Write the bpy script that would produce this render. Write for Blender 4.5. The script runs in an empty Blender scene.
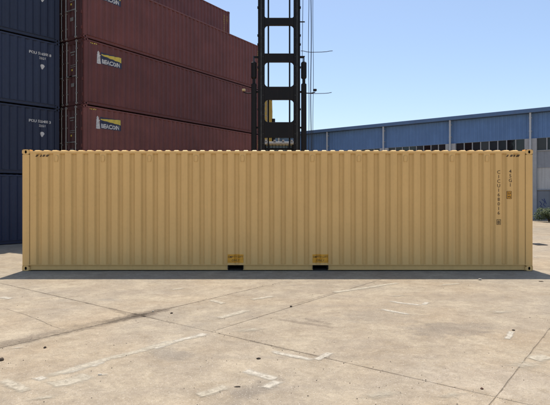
import bpy, bmesh, math, random
from mathutils import Vector, Matrix
random.seed(11)
R = math.radians
scene = bpy.context.scene
col = scene.collection

# ---------------------------------------------------------------- camera
CAMH = 1.813
cam = bpy.data.cameras.new('camera')
cam.sensor_width = 36.0
cam.lens = 36.0 * 500.0 / 550.0
cam.shift_y = -7.5 / 550.0
cam.clip_start = 0.05
cam.clip_end = 3000
camo = bpy.data.objects.new('camera', cam)
camo.location = (0, 0, CAMH)
camo.rotation_euler = (R(90), 0, 0)
col.objects.link(camo)
scene.camera = camo

# ---------------------------------------------------------------- world, sun, exposure
SUN_EL, SUN_AZ = 67.5, -2.0            # azimuth from +Y, clockwise seen from above
w = bpy.data.worlds.new('World'); scene.world = w; w.use_nodes = True
nt = w.node_tree; nt.nodes.clear()
sky = nt.nodes.new('ShaderNodeTexSky'); sky.sky_type = 'NISHITA'; sky.sun_disc = False
sky.sun_elevation = R(SUN_EL); sky.sun_rotation = R(SUN_AZ)
sky.altitude = 0; sky.air_density = 1.0; sky.dust_density = 1.1; sky.ozone_density = 1.9
bg = nt.nodes.new('ShaderNodeBackground'); bg.inputs['Strength'].default_value = 0.133
out = nt.nodes.new('ShaderNodeOutputWorld')
nt.links.new(sky.outputs[0], bg.inputs[0]); nt.links.new(bg.outputs[0], out.inputs[0])
sl = bpy.data.lights.new('sun', 'SUN'); sl.energy = 3.75; sl.angle = R(0.53); sl.color = (1.0, 0.945, 0.86)
so = bpy.data.objects.new('sun', sl); col.objects.link(so)
az, el = R(SUN_AZ), R(SUN_EL)
sd = Vector((math.sin(az) * math.cos(el), math.cos(az) * math.cos(el), math.sin(el)))
so.rotation_euler = sd.to_track_quat('Z', 'Y').to_euler()
so.location = (0, 30, 60)
scene.view_settings.view_transform = 'Standard'
scene.view_settings.look = 'None'
scene.view_settings.exposure = 0.29
scene.view_settings.gamma = 1.0
scene.render.engine = 'CYCLES'
scene.cycles.max_bounces = 8
scene.cycles.diffuse_bounces = 1

# ---------------------------------------------------------------- material helpers
def newmat(name):
    m = bpy.data.materials.new(name); m.use_nodes = True
    return m, m.node_tree, m.node_tree.nodes['Principled BSDF']
def N(t, ty, **kw):
    n = t.nodes.new(ty)
    for k, v in kw.items(): setattr(n, k, v)
    return n
def noise(t, vec, scale, detail=4, rough=0.55, dist=0.0):
    n = N(t, 'ShaderNodeTexNoise'); n.inputs['Scale'].default_value = scale
    n.inputs['Detail'].default_value = detail; n.inputs['Roughness'].default_value = rough
    n.inputs['Distortion'].default_value = dist
    t.links.new(vec, n.inputs['Vector']); return n.outputs['Fac']
def ramp(t, fac, a, b, ca=(0, 0, 0, 1), cb=(1, 1, 1, 1)):
    r = N(t, 'ShaderNodeValToRGB'); e = r.color_ramp.elements
    e[0].position, e[1].position = a, b; e[0].color, e[1].color = ca, cb
    t.links.new(fac, r.inputs[0]); return r.outputs[0]
def mixc(t, fac, a, b, mode='MIX'):
    n = N(t, 'ShaderNodeMix', data_type='RGBA', blend_type=mode)
    for sock, v in ((n.inputs[0], fac), (n.inputs[6], a), (n.inputs[7], b)):
        if isinstance(v, bpy.types.NodeSocket): t.links.new(v, sock)
        elif isinstance(v, (int, float)): sock.default_value = v
        else: sock.default_value = (*v, 1) if len(v) == 3 else v
    return n.outputs[2]
def math_(t, op, a, b=0.0, clamp=False):
    n = N(t, 'ShaderNodeMath', operation=op, use_clamp=clamp)
    for s, v in ((n.inputs[0], a), (n.inputs[1], b)):
        if isinstance(v, bpy.types.NodeSocket): t.links.new(v, s)
        else: s.default_value = v
    return n.outputs[0]
def pos(t): return N(t, 'ShaderNodeNewGeometry').outputs['Position']
def objc(t): return N(t, 'ShaderNodeTexCoord').outputs['Object']
def scaled(t, vec, s, rot=0.0, loc=(0, 0, 0)):
    m = N(t, 'ShaderNodeMapping'); m.inputs['Scale'].default_value = s
    m.inputs['Rotation'].default_value = (0, 0, rot); m.inputs['Location'].default_value = loc
    t.links.new(vec, m.inputs[0]); return m.outputs[0]
def bump(t, b, h, strength, dist=0.01):
    n = N(t, 'ShaderNodeBump'); n.inputs['Strength'].default_value = strength; n.inputs['Distance'].default_value = dist
    t.links.new(h, n.inputs['Height']); t.links.new(n.outputs[0], b.inputs['Normal'])

def paint(name, base, rough=0.5, var=0.12, dirt=(0.12, 0.09, 0.06), dirt_amt=0.25, rust=0.0, metal=0.0, streak=True, spec=0.4):
    """painted steel: hue drift, vertical grime streaks, a few rust spots"""
    m, t, b = newmat(name); p = objc(t)
    n1 = noise(t, p, 0.9, 4, 0.6)
    lo = tuple(c * (1 - var) for c in base); hi = tuple(min(1, c * (1 + var)) for c in base)
    c = mixc(t, ramp(t, n1, 0.3, 0.7), lo, hi)
    if streak:
        st = noise(t, scaled(t, p, (9, 9, 0.35)), 1.0, 5, 0.65)
        c = mixc(t, math_(t, 'MULTIPLY', ramp(t, st, 0.48, 0.85), dirt_amt), c, dirt)
    n3 = noise(t, p, 14, 5, 0.7)
    c = mixc(t, math_(t, 'MULTIPLY', ramp(t, n3, 0.5, 0.85), dirt_amt * 0.7), c, dirt)
    if rust > 0:
        n4 = noise(t, p, 6.5, 6, 0.75)
        c = mixc(t, math_(t, 'MULTIPLY', ramp(t, n4, 0.66, 0.72), rust), c, (0.12, 0.045, 0.02))
    t.links.new(c, b.inputs['Base Color'])
    rr = N(t, 'ShaderNodeMapRange'); rr.inputs[3].default_value = rough - 0.1; rr.inputs[4].default_value = min(1, rough + 0.15)
    t.links.new(n3, rr.inputs[0]); t.links.new(rr.outputs[0], b.inputs['Roughness'])
    b.inputs['Metallic'].default_value = metal; b.inputs['Specular IOR Level'].default_value = spec
    bump(t, b, noise(t, scaled(t, p, (2.2, 2.2, 0.7)), 1.0, 3, 0.5), 0.25, 0.012)
    return m
def flat(name, base, rough=0.6, metal=0.0, var=0.15, sc=8.0):
    m, t, b = newmat(name)
    n = noise(t, objc(t), sc, 4, 0.65)
    c = mixc(t, ramp(t, n, 0.3, 0.7), tuple(x * (1 - var) for x in base), tuple(min(1, x * (1 + var)) for x in base))
    t.links.new(c, b.inputs['Base Color'])
    b.inputs['Roughness'].default_value = rough; b.inputs['Metallic'].default_value = metal
    return m

def concrete_ground(name):
    m, t, b = newmat(name); p = pos(t)
    big = noise(t, p, 0.28, 3, 0.55, 0.6)
    med = noise(t, p, 1.3, 6, 0.68, 0.4)
    fine = noise(t, p, 16, 6, 0.75)
    grit = noise(t, p, 85, 3, 0.7)
    c = mixc(t, ramp(t, big, 0.34, 0.66), (0.415, 0.320, 0.212), (0.36, 0.304, 0.230))
    c = mixc(t, math_(t, 'MULTIPLY', ramp(t, med, 0.44, 0.66), 0.7), c, (0.52, 0.43, 0.302))       # dusty pale film
    c = mixc(t, math_(t, 'MULTIPLY', ramp(t, noise(t, p, 2.1, 7, 0.7, 0.8), 0.50, 0.70), 0.55), c, (0.30, 0.228, 0.145))  # dirt
    # tyre drag marks along two directions
    for ang, sc, amt in ((R(-38), (0.16, 2.6, 1), 0.30), (R(-55), (0.22, 3.4, 1), 0.22)):
        sm = noise(t, scaled(t, p, sc, ang), 1.0, 4, 0.6, 0.3)
        c = mixc(t, math_(t, 'MULTIPLY', ramp(t, sm, 0.55, 0.8), amt), c, (0.24, 0.205, 0.175))
    # individual old stains: centre, half sizes, angle, strength, colour
    for (sx, sy, a_, b_, an, amt, sc_) in (
            (-1.22, 5.72, .42, .20, -38, .55, (0.25, 0.215, 0.17)), (-0.22, 4.62, .48, .16, 50, .6, (0.22, 0.185, 0.145)),
            (2.35, 6.75, .85, .42, 15, .55, (0.235, 0.195, 0.15)), (-2.0, 7.55, .65, .16, 52, .75, (0.155, 0.118, 0.085)),
            (-2.9, 8.65, .30, .13, 0, .4, (0.29, 0.26, 0.215)), (.45, 7.05, .55, .08, -30, .55, (0.20, 0.155, 0.11)),
            (3.6, 5.4, .5, .4, 0, .45, (0.56, 0.48, 0.38)), (-4.2, 6.4, .9, .25, 50, .4, (0.25, 0.20, 0.15)),
            (1.55, 7.5, .7, .6, 0, .38, (0.29, 0.25, 0.195)), (3.3, 8.9, 1.2, .5, 5, .25, (0.28, 0.24, 0.19)),
            (-3.45, 5.9, 1.3, .17, 53, .5, (0.235, 0.185, 0.135)), (2.1, 4.9, 1.1, .6, -20, .22, (0.52, 0.45, 0.37))):
        q = scaled(t, p, (1, 1, 0))
        mp = N(t, 'ShaderNodeMapping', vector_type='TEXTURE'); mp.inputs['Location'].default_value = (sx, sy, 0)
        mp.inputs['Rotation'].default_value = (0, 0, R(an)); mp.inputs['Scale'].default_value = (a_, b_, 1)
        t.links.new(q, mp.inputs[0])
        ln = N(t, 'ShaderNodeVectorMath', operation='LENGTH'); t.links.new(mp.outputs[0], ln.inputs[0])
        d = math_(t, 'ADD', ln.outputs['Value'], math_(t, 'MULTIPLY', math_(t, 'SUBTRACT', noise(t, p, 5.5, 5, 0.7), 0.5), 2.4))
        f = ramp(t, d, 0.45, 1.15, (1, 1, 1, 1), (0, 0, 0, 1))
        c = mixc(t, math_(t, 'MULTIPLY', f, amt), c, sc_)
    mot = noise(t, p, 4.6, 9, 0.78, 0.5)
    c = mixc(t, 1.0, c, ramp(t, mot, 0.36, 0.64, (0.85, 0.84, 0.83, 1), (1.13, 1.125, 1.115, 1)), 'MULTIPLY')
    c = mixc(t, math_(t, 'MULTIPLY', ramp(t, fine, 0.46, 0.72), 0.5), c, (0.24, 0.19, 0.135), 'MIX')
    c = mixc(t, math_(t, 'MULTIPLY', ramp(t, grit, 0.58, 0.68), 0.8), c, (0.14, 0.112, 0.09))
    c = mixc(t, math_(t, 'MULTIPLY', ramp(t, noise(t, p, 38, 3, 0.6), 0.60, 0.70), 0.45), c, (0.17, 0.135, 0.105))
    c = mixc(t, math_(t, 'MULTIPLY', ramp(t, noise(t, p, 55, 2, 0.5), 0.61, 0.70), 0.6), c, (0.62, 0.55, 0.45))
    oi = N(t, 'ShaderNodeObjectInfo')
    k = N(t, 'ShaderNodeMapRange'); k.inputs[3].default_value = 0.93; k.inputs[4].default_value = 1.05
    t.links.new(oi.outputs['Random'], k.inputs[0])
    hs = N(t, 'ShaderNodeHueSaturation'); t.links.new(c, hs.inputs['Color']); t.links.new(k.outputs[0], hs.inputs['Value'])
    t.links.new(hs.outputs[0], b.inputs['Base Color'])
    b.inputs['Roughness'].default_value = 0.92; b.inputs['Specular IOR Level'].default_value = 0.2
    h = math_(t, 'ADD', math_(t, 'MULTIPLY', med, 1.2), math_(t, 'ADD', math_(t, 'MULTIPLY', fine, .5), math_(t, 'MULTIPLY', grit, .25)))
    bump(t, b, h, 0.5, 0.012)
    return m

def worn(name, base, thr=0.45, sc=9.0, soft=0.08, top=1.6):
    """worn paint: breaks up into bare concrete"""
    m, t, b = newmat(name); p = pos(t)
    b.inputs['Roughness'].default_value = 0.9
    n = noise(t, p, sc, 6, 0.75)
    c = mixc(t, ramp(t, noise(t, p, 30, 4, .7), .35, .7), tuple(x * .8 for x in base), base)
    t.links.new(c, b.inputs['Base Color'])
    at = N(t, 'ShaderNodeAttribute'); at.attribute_name = 'cover'
    d = math_(t, 'SUBTRACT', math_(t, 'ADD', n, math_(t, 'MULTIPLY', at.outputs['Fac'], 0.55)), 0.55)
    a = math_(t, 'MULTIPLY', ramp(t, d, thr - soft, thr + soft), math_(t, 'MULTIPLY', at.outputs['Fac'], top, True))
    t.links.new(a, b.inputs['Alpha'])
    return m

M = {}
M['tan'] = paint('tan_paint', (0.93, 0.57, 0.215), 0.5, 0.04, (0.52, 0.32, 0.13), 0.25, spec=0.2)
M['tan_label'] = flat('orange_label', (0.90, 0.39, 0.03), 0.55, 0, 0.2, 12)
M['ink'] = flat('black_ink', (0.13, 0.075, 0.03), 0.6, 0, 0.5, 40)
M['maroon'] = [paint('maroon_paint_%d' % i, c, 0.55, 0.16, (0.06, 0.036, 0.032), 0.5, 0.5) for i, c in
               enumerate(((0.172, 0.053, 0.043), (0.145, 0.044, 0.037), (0.192, 0.063, 0.051)))]
M['navy'] = [paint('navy_paint_%d' % i, c, 0.55, 0.10, (0.02, 0.02, 0.025), 0.3, 0.1) for i, c in
             enumerate(((0.028, 0.040, 0.080), (0.024, 0.034, 0.068)))]
M['far_yellow'] = paint('yellow_paint', (0.60, 0.40, 0.08), 0.55, 0.1, (0.15, 0.09, 0.04), 0.4)
M['galv'] = flat('galvanised_steel', (0.42, 0.40, 0.37), 0.5, 0.6, 0.2, 20)
M['rubber_hole_shade'] = flat('black_rubber_hole_shade', (0.018, 0.018, 0.018), 0.8)  # tyres, also the shade coloured into the corner casting holes
M['floor_wood'] = flat('brown_floor_boards', (0.16, 0.09, 0.045), 0.8)
M['white_print'] = flat('white_print', (0.60, 0.59, 0.57), 0.6, 0, 0.3, 14)
M['yellow_print'] = flat('yellow_print', (0.68, 0.52, 0.08), 0.6, 0, 0.1)
M['navy_print'] = flat('navy_print', (0.022, 0.026, 0.06), 0.5, 0, 0.1)
M['ground'] = concrete_ground('old_concrete')
M['black_paint'] = paint('black_machine_paint', (0.009, 0.009, 0.010), 0.55, 0.15, (0.028, 0.023, 0.018), 0.5, 0.3, spec=0.25)
M['steel_rod'] = flat('oiled_steel_rod', (0.10, 0.10, 0.10), 0.3, 0.9)
M['rail_steel'] = flat('greasy_worn_steel', (0.06, 0.058, 0.052), 0.42, 0.5, 0.4, 6)
M['machine_yellow'] = paint('machine_yellow_paint', (0.62, 0.37, 0.03), 0.45, 0.06)
M['cab_white'] = paint('cab_white_paint', (0.62, 0.62, 0.60), 0.45, 0.05)
M['cable'] = flat('black_hose', (0.02, 0.022, 0.025), 0.6)
M['lamp_lens'] = flat('lamp_lens', (0.55, 0.42, 0.2), 0.2)
M['cladding'] = paint('blue_cladding', (0.135, 0.245, 0.46), 0.5, 0.1, (0.08, 0.12, 0.19), 0.35)
M['fascia'] = paint('blue_fascia', (0.11, 0.19, 0.34), 0.45, 0.06)
M['gutter'] = paint('dark_gutter', (0.05, 0.085, 0.16), 0.5, 0.1)
M['roof_sheet'] = paint('grey_blue_roof_sheet', (0.20, 0.26, 0.33), 0.5, 0.1)
M['pilaster'] = flat('grey_concrete', (0.42, 0.42, 0.42), 0.9, 0, 0.1, 3)
M['plaster'] = paint('off_white_plaster', (0.56, 0.55, 0.53), 0.9, 0.08, (0.22, 0.2, 0.18), 0.6)
M['band'] = paint('grey_render', (0.33, 0.345, 0.375), 0.9, 0.08, (0.15, 0.15, 0.15), 0.5)
M['base'] = paint('grey_base_render', (0.30, 0.30, 0.31), 0.9, 0.08, (0.12, 0.11, 0.1), 0.6)
M['grey_door'] = paint('grey_door_paint', (0.23, 0.25, 0.28), 0.6, 0.06)
M['downpipe'] = flat('pale_pvc', (0.55, 0.56, 0.57), 0.5, 0, 0.06)
M['graffiti'] = flat('blue_spray', (0.04, 0.06, 0.20), 0.7)
M['sleeper'] = flat('weathered_timber', (0.14, 0.10, 0.07), 0.9)
def glass_mat(name, c, rough=0.12):
    m, t, b = newmat(name)
    b.inputs['Base Color'].default_value = (*c, 1); b.inputs['Roughness'].default_value = rough
    b.inputs['Specular IOR Level'].default_value = 0.6
    bump(t, b, noise(t, objc(t), 3, 2, .5), 0.15, 0.01)
    return m
M['pane'] = glass_mat('dark_window_glass', (0.015, 0.02, 0.025), 0.2)
M['pane2'] = glass_mat('dusty_window_glass', (0.04, 0.047, 0.05), 0.35)
M['pane3'] = glass_mat('clean_window_glass', (0.008, 0.01, 0.012), 0.06)
M['cab_glass'] = glass_mat('tinted_cab_glass', (0.10, 0.11, 0.11), 0.1)
M['leaf'] = [flat('leaf_%d' % i, c, 0.6, 0, 0.3, 5) for i, c in enumerate(((0.085, 0.12, 0.03), (0.05, 0.085, 0.025), (0.12, 0.14, 0.045)))]
M['bark'] = flat('bark', (0.10, 0.07, 0.05), 0.9)
M['dirt'] = worn('dark_dirt', (0.23, 0.175, 0.12), 0.48, 16.0, 0.22, 0.30)
M['crack'] = worn('crack_dirt', (0.21, 0.158, 0.105), 0.46, 7.0, 0.16, 0.7)
M['old_paint'] = worn('worn_white_paint', (0.62, 0.545, 0.425), 0.36, 14.0, 0.2, 1.0)
M['mortar'] = worn('pale_mortar', (0.60, 0.515, 0.38), 0.36, 12.0, 0.2, 0.9)
M['clod_pocket_shade'] = flat('dark_clod_pocket_shade', (0.085, 0.06, 0.04), 0.95, 0, 0.35, 25)  # clods and grit, also the shade coloured into the fork pockets
M['stone_pale'] = flat('pale_chip', (0.50, 0.45, 0.37), 0.9, 0, 0.2, 25)
M['rust_scrap'] = flat('rusty_scrap', (0.12, 0.055, 0.03), 0.85, 0, 0.3, 25)
M['iron'] = flat('cast_iron', (0.06, 0.058, 0.055), 0.7, 0.3, 0.2, 20)

# ---------------------------------------------------------------- mesh helpers
class MB:
    def __init__(s): s.v, s.f = [], []
    def add(s, vs, fs):
        o = len(s.v); s.v += [tuple(v) for v in vs]; s.f += [tuple(o + i for i in f) for f in fs]; return s
    def box(s, x0, x1, y0, y1, z0, z1):
        return s.add([(x0,y0,z0),(x1,y0,z0),(x1,y1,z0),(x0,y1,z0),(x0,y0,z1),(x1,y0,z1),(x1,y1,z1),(x0,y1,z1)],
                     [(0,3,2,1),(4,5,6,7),(0,1,5,4),(1,2,6,5),(2,3,7,6),(3,0,4,7)])
    def bev(s, x0, x1, y0, y1, z0, z1, c=0.01):
        """box with chamfered vertical and horizontal edges (octagon stacked)"""
        def ring(i, z):
            return [(x0+i+c,y0+i,z),(x1-i-c,y0+i,z),(x1-i,y0+i+c,z),(x1-i,y1-i-c,z),(x1-i-c,y1-i,z),(x0+i+c,y1-i,z),(x0+i,y1-i-c,z),(x0+i,y0+i+c,z)]
        vs = ring(c*.7, z0) + ring(0, z0+c) + ring(0, z1-c) + ring(c*.7, z1); fs = [tuple(range(7,-1,-1)), tuple(range(24,32))]
        for k in range(3):
            for j in range(8):
                a, b_ = k*8+j, k*8+(j+1)%8; fs.append((a, b_, b_+8, a+8))
        return s.add(vs, fs)
    def prism(s, pts, axis, a0, a1):
        """extrude 2D polygon pts along axis"""
        n = len(pts)
        def P(p, a): return {'x': (a, p[0], p[1]), 'y': (p[0], a, p[1]), 'z': (p[0], p[1], a)}[axis]
        return s.add([P(p, a0) for p in pts] + [P(p, a1) for p in pts],
                     [tuple(range(n-1,-1,-1)), tuple(range(n, 2*n))] + [(i,(i+1)%n,n+(i+1)%n,n+i) for i in range(n)])
    def tube(s, path, r, n=8, caps=True):
        path = [Vector(p) for p in path]; rr = r if isinstance(r, (list, tuple)) else [r]*len(path)
        vs, fs = [], []
        for i, p in enumerate(path):
            d = (path[min(i+1,len(path)-1)] - path[max(i-1,0)]).normalized()
            a = d.cross(Vector((0,0,1)) if abs(d.z) < .9 else Vector((1,0,0))).normalized(); b = d.cross(a)
            for k in range(n):
                t_ = 2*math.pi*k/n; vs.append(p + (a*math.cos(t_) + b*math.sin(t_))*rr[i])
        for i in range(len(path)-1):
            for k in range(n):
                fs.append((i*n+k, i*n+(k+1)%n, (i+1)*n+(k+1)%n, (i+1)*n+k))
        if caps: fs += [tuple(range(n)), tuple(range((len(path)-1)*n, len(path)*n))[::-1]]
        return s.add(vs, fs)
    def mesh(s, name, mat, smooth=False, fix=True):
        me = bpy.data.meshes.new(name); me.from_pydata(s.v, [], s.f); me.update()
        if fix:
            bm = bmesh.new(); bm.from_mesh(me); bmesh.ops.recalc_face_normals(bm, faces=bm.faces); bm.to_mesh(me); bm.free()
        if smooth:
            for p in me.polygons: p.use_smooth = True
        me.materials.append(mat); return me
def link(name, me, parent=None, loc=None, rot=None):
    o = bpy.data.objects.new(name, me); col.objects.link(o)
    if parent: o.parent = parent
    if loc is not None: o.location = loc
    if rot is not None: o.rotation_euler = rot
    return o
def tag(o, label=None, cat=None, group=None, kind=None):
    for k, v in (('label', label), ('category', cat), ('group', group), ('kind', kind)):
        if v: o[k] = v
    return o
def empty(name, loc=(0,0,0), rz=0.0):
    o = bpy.data.objects.new(name, None); col.objects.link(o); o.location = loc; o.rotation_euler = (0,0,rz); o.empty_display_size = .2
    return o
def text_bm(s, size, align='LEFT', bold=0.0):
    cu = bpy.data.curves.new('t', 'FONT'); cu.body = s; cu.size = size; cu.align_x = align; cu.offset = bold; cu.resolution_u = 2
    o = bpy.data.objects.new('t', cu); col.objects.link(o)
    dg = bpy.context.evaluated_depsgraph_get(); me = bpy.data.meshes.new_from_object(o.evaluated_get(dg))
    bm = bmesh.new(); bm.from_mesh(me)
    bpy.data.objects.remove(o); bpy.data.curves.remove(cu); bpy.data.meshes.remove(me)
    return bm
# corrugated side wall profile: crest at y=0, trough at y=DEP
PIT, DEP, CR, SLP = 0.278, 0.046, 0.142, 0.037
def corr(x, x0=0.0):
    p = (x - x0) % PIT
    if p < CR: return 0.0
    if p < CR+SLP: return DEP * (p-CR)/SLP
    if p < PIT-SLP: return DEP
    return DEP * (1 - (p-PIT+SLP)/SLP)
def breaks(x0, xa, xb):
    out_ = []; k = math.floor((xa-x0)/PIT) - 1
    while x0 + k*PIT < xb + PIT:
        for d in (0, CR, CR+SLP, PIT-SLP):
            q = x0 + k*PIT + d
            if xa < q < xb: out_.append(q)
        k += 1
    return out_
def conform(bm, x0, off, ybase):
    """bm is flat in x,y(=up) plane; wrap onto the corrugated wall and return MB data (x, y, z)"""
    xs = [v.co.x for v in bm.verts]
    for q in breaks(x0, min(xs), max(xs)):
        bmesh.ops.bisect_plane(bm, geom=bm.verts[:]+bm.edges[:]+bm.faces[:], plane_co=(q,0,0), plane_no=(1,0,0))
    bm.verts.ensure_lookup_table(); bm.verts.index_update()
    mb = MB(); mb.add([(v.co.x, ybase + corr(v.co.x, x0) - off, v.co.y) for v in bm.verts], [[v.index for v in f.verts] for f in bm.faces])
    bm.free(); return mb
def poly_bm(polys):
    bm = bmesh.new()
    for p in polys: bm.faces.new([bm.verts.new((x, z, 0)) for x, z in p])
    return bm
def shift(bm, dx, dz):
    bmesh.ops.translate(bm, verts=bm.verts, vec=(dx, dz, 0)); return bm
def merge(mbs):
    r = MB()
    for m in mbs: r.add(m.v, m.f)
    return r

# ---------------------------------------------------------------- ground
CA, SA = math.cos(R(52.8)), math.sin(R(52.8))
GU, GV, GO = Vector((CA, SA, 0)), Vector((SA, -CA, 0)), Vector((-2.04, 7.54, 0))
gm = MB().add([(-900,-900,-.007),(900,-900,-.007),(900,900,-.007),(-900,900,-.007)], [(0,1,2,3)]).mesh('ground', M['ground'])
ground = tag(link('ground', gm), kind='structure')
def slab(v0, v1, u0, u1, gap=0.0025, fine=True):
    """one cast slab, edges jittered and chipped, top edge rounded off"""
    step = .12 if fine else .8
    c = [(v0+gap,u0+gap),(v1-gap,u0+gap),(v1-gap,u1-gap),(v0+gap,u1-gap)]
    ring = []
    for i in range(4):
        a, b = c[i], c[(i+1)%4]; L = math.hypot(b[0]-a[0], b[1]-a[1]); n = max(2, int(L/step))
        nx, ny = -(b[1]-a[1])/L, (b[0]-a[0])/L            # inward
        for k in range(n):
            j = abs(random.gauss(0, .0018)) + (random.uniform(.004,.011) if random.random() < .05 else 0)
            if not fine: j *= .4
            t_ = k/n; ring.append((a[0]+(b[0]-a[0])*t_+nx*j, a[1]+(b[1]-a[1])*t_+ny*j, nx, ny))
    n = len(ring); cx, cy = (v0+v1)/2, (u0+u1)/2
    dz = 0.0 if fine else random.uniform(-.004, .0)
    def W(p, ins, z):
        q = (p[0] + (cx-p[0])*ins/((abs(cx-p[0])+abs(cy-p[1])) or 1), p[1] + (cy-p[1])*ins/((abs(cx-p[0])+abs(cy-p[1])) or 1))
        r = GO + GV*q[0] + GU*q[1]; return (r.x, r.y, z)
    mb = MB(); mb.add([W(p,0,-.03) for p in ring] + [W(p,0,-.004+dz) for p in ring] + [W(p,.008,dz) for p in ring],
                      [tuple(range(2*n,3*n))] + [(k*n+i, k*n+(i+1)%n, (k+1)*n+(i+1)%n, (k+1)*n+i) for k in (0,1) for i in range(n)])
    o = link('concrete_slab', mb.mesh('concrete_slab', M['ground']), ground)
vl = [-35,-30,-25,-20,-15,-10,-5,0,1.5,5.05,10,15,20,25,30]
ul = [-14,-7,0,7,14,21,28,35,42,49,56]
for i in range(len(vl)-1):
    for j in range(len(ul)-1):
        if ul[j] < 0 and vl[i] == 1.5: continue
        if ul[j] < 0 and vl[i] == 0:
            slab(0, 5.05, ul[j], ul[j+1]); continue
        p = GO + GV*((vl[i]+vl[i+1])/2) + GU*((ul[j]+ul[j+1])/2)
        if -32 < p.x < 44 and -9 < p.y < 62:
            slab(vl[i], vl[i+1], ul[j], ul[j+1], fine=(p.y < 18))
def px(x, y, z=0.0):
    """ground point from where it stands in the survey sketch (550 wide)"""
    d = 500.0 * (CAMH - z) / (y - 195.0); return Vector(((x-275.0)*d/500.0, d, z))
def soft_mesh(vs, fs, al, mat, name):
    me = bpy.data.meshes.new(name); me.from_pydata(vs, [], fs); me.update(); me.materials.append(mat)
    at = me.attributes.new('cover', 'FLOAT', 'POINT'); at.data.foreach_set('value', al); return me
def ribbon(pts, width, z, jit, mat, name, step=.05):
    """flat strip along ground points that thins out towards its edges and ends"""
    P = []
    for a, b in zip(pts, pts[1:]):
        n = max(1, int((b-a).length/step)); P += [a.lerp(b, k/n) for k in range(n)]
    P.append(pts[-1]); vs, al = [], []
    wob = 0.0
    for i, p in enumerate(P):
        d = (P[min(i+1,len(P)-1)] - P[max(i-1,0)]); d.z = 0; d.normalize(); nn = Vector((-d.y, d.x, 0))
        wob = wob*.85 + random.gauss(0, width*jit*.4)
        e = min(1, 9.0*min(i, len(P)-1-i)/max(1,len(P)-1))
        for t_, c in ((1.15,0),(.35,1),(-.35,1),(-1.15,0)):
            q = p + nn*(wob + width*1.0*t_*random.uniform(.85,1.15)); vs.append((q.x, q.y, z)); al.append(c*e)
    return soft_mesh(vs, [(i*4+j, i*4+4+j, i*4+5+j, i*4+1+j) for i in range(len(P)-1) for j in range(3)], al, mat, name)
def blob(c, a, b, ang, z, mat, name, n=20):
    vs, al = [(c.x, c.y, z)], [1.0]
    for k in range(n):
        t_ = 2*math.pi*k/n; r = random.uniform(.8,1.25)
        x, y = math.cos(t_)*a*r, math.sin(t_)*b*r
        vs.append((c.x + x*math.cos(ang) - y*math.sin(ang), c.y + x*math.sin(ang) + y*math.cos(ang), z)); al.append(0.0)
    return soft_mesh(vs, [(0, 1+k, 1+(k+1)%n) for k in range(n)], al, mat, name)
def gline(v0, u0, v1, u1, n=24): return [GO + GV*(v0+(v1-v0)*k/n) + GU*(u0+(u1-u0)*k/n) for k in range(n+1)]
zi = 0
# dirt silted into the joints, cracks, mortar and worn paint: thin layers lying on the slabs
for pts, wd in ((gline(-5,0,1.5,0), .022), (gline(1.5,0,5.05,0), .012), (gline(0,-6,0,3.8), .028), (gline(1.5,0,1.5,5), .014), (gline(5.05,-3,5.05,4), .006)):
    zi += 1; link('joint_dirt', ribbon(pts, wd, .0010 + zi*.0001, .25, M['crack'], 'joint_dirt'), ground)
for pts, wd in ((gline(0,-2.1,0,1.0), .14), (gline(0,-.75,0,.55), .20), (gline(-.08,-2.6,-.02,.4), .26), (gline(0,-4.2,0,-3.2), .22), ([px(300,317),px(318,321),px(336,326)], .10), (gline(-.9,0,.5,0), .10), ([px(282,308),px(320,297),px(350,288)], .05), (gline(2.0,0,3.4,0), .05)):
    zi += 1; link('dirt_streak', ribbon(pts, wd, .0010 + zi*.0001, .3, M['dirt'], 'dirt_streak'), ground)
for pts, wd in (([px(0,307),px(20,313),px(35,318),px(52,326),px(68,331)], .012),):
    zi += 1; link('crack', ribbon(pts, wd, .0010 + zi*.0001, .8, M['crack'], 'crack'), ground)
zi = 0
for pts, wd, mt in (([(30,381),(50,375.5)], .06, 'old_paint'), ([(56,374),(80,367.5),(106,360)], .075, 'old_paint'), ([(48,387),(70,381),(92,374)], .11, 'mortar'),
                    ([(40,379),(104,360.5),(160,346)], .06, 'mortar'), ([(150,349),(174,341)], .08, 'old_paint'), ([(140,351),(172,342),(208,334)], .06, 'mortar'), ([(172,342),(200,335.5)], .04, 'old_paint'), ([(195,337),(208,333)], .06, 'old_paint'),
                    ([(242,370),(260,375),(280,380)], .06, 'old_paint'), ([(280,380),(264,390)], .055, 'old_paint'), ([(268,350.5),(292,356),(316,361)], .045, 'old_paint'), ([(315,361),(332,352)], .045, 'old_paint'),
                    ([(388,301),(405,303.5),(424,305.5)], .045, 'old_paint'), ([(423,305.5),(428,302)], .045, 'old_paint'), ([(379,309),(395,312),(412,315)], .045, 'old_paint'),
                    ([(366,288),(384,285),(400,282.5)], .06, 'mortar'), ([(0,297),(12,299)], .06, 'old_paint'), ([(512,331),(507,340)], .04, 'old_paint'), ([(230,385),(214,391),(195,397)], .06, 'mortar'),
                    ([(275,296),(250,300)], .06, 'mortar'), ([(440,285),(462,283.5)], .05, 'mortar'), ([(170,290),(185,288)], .05, 'mortar'), ([(0,380),(30,392)], .06, 'mortar'), ([(530,360),(550,356)], .1, 'mortar'),
                    ([(215,319),(250,310)], .07, 'mortar'), ([(330,293),(372,287)], .07, 'mortar'), ([(210,300),(225,304)], .06, 'mortar')):
    zi += 1; nm = 'worn_paint' if mt == 'old_paint' else 'mortar_smear'
    link(nm, ribbon([px(*p) for p in pts], wd*1.6, .0024 + zi*.0001, .10, M[mt], nm), ground)
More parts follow.
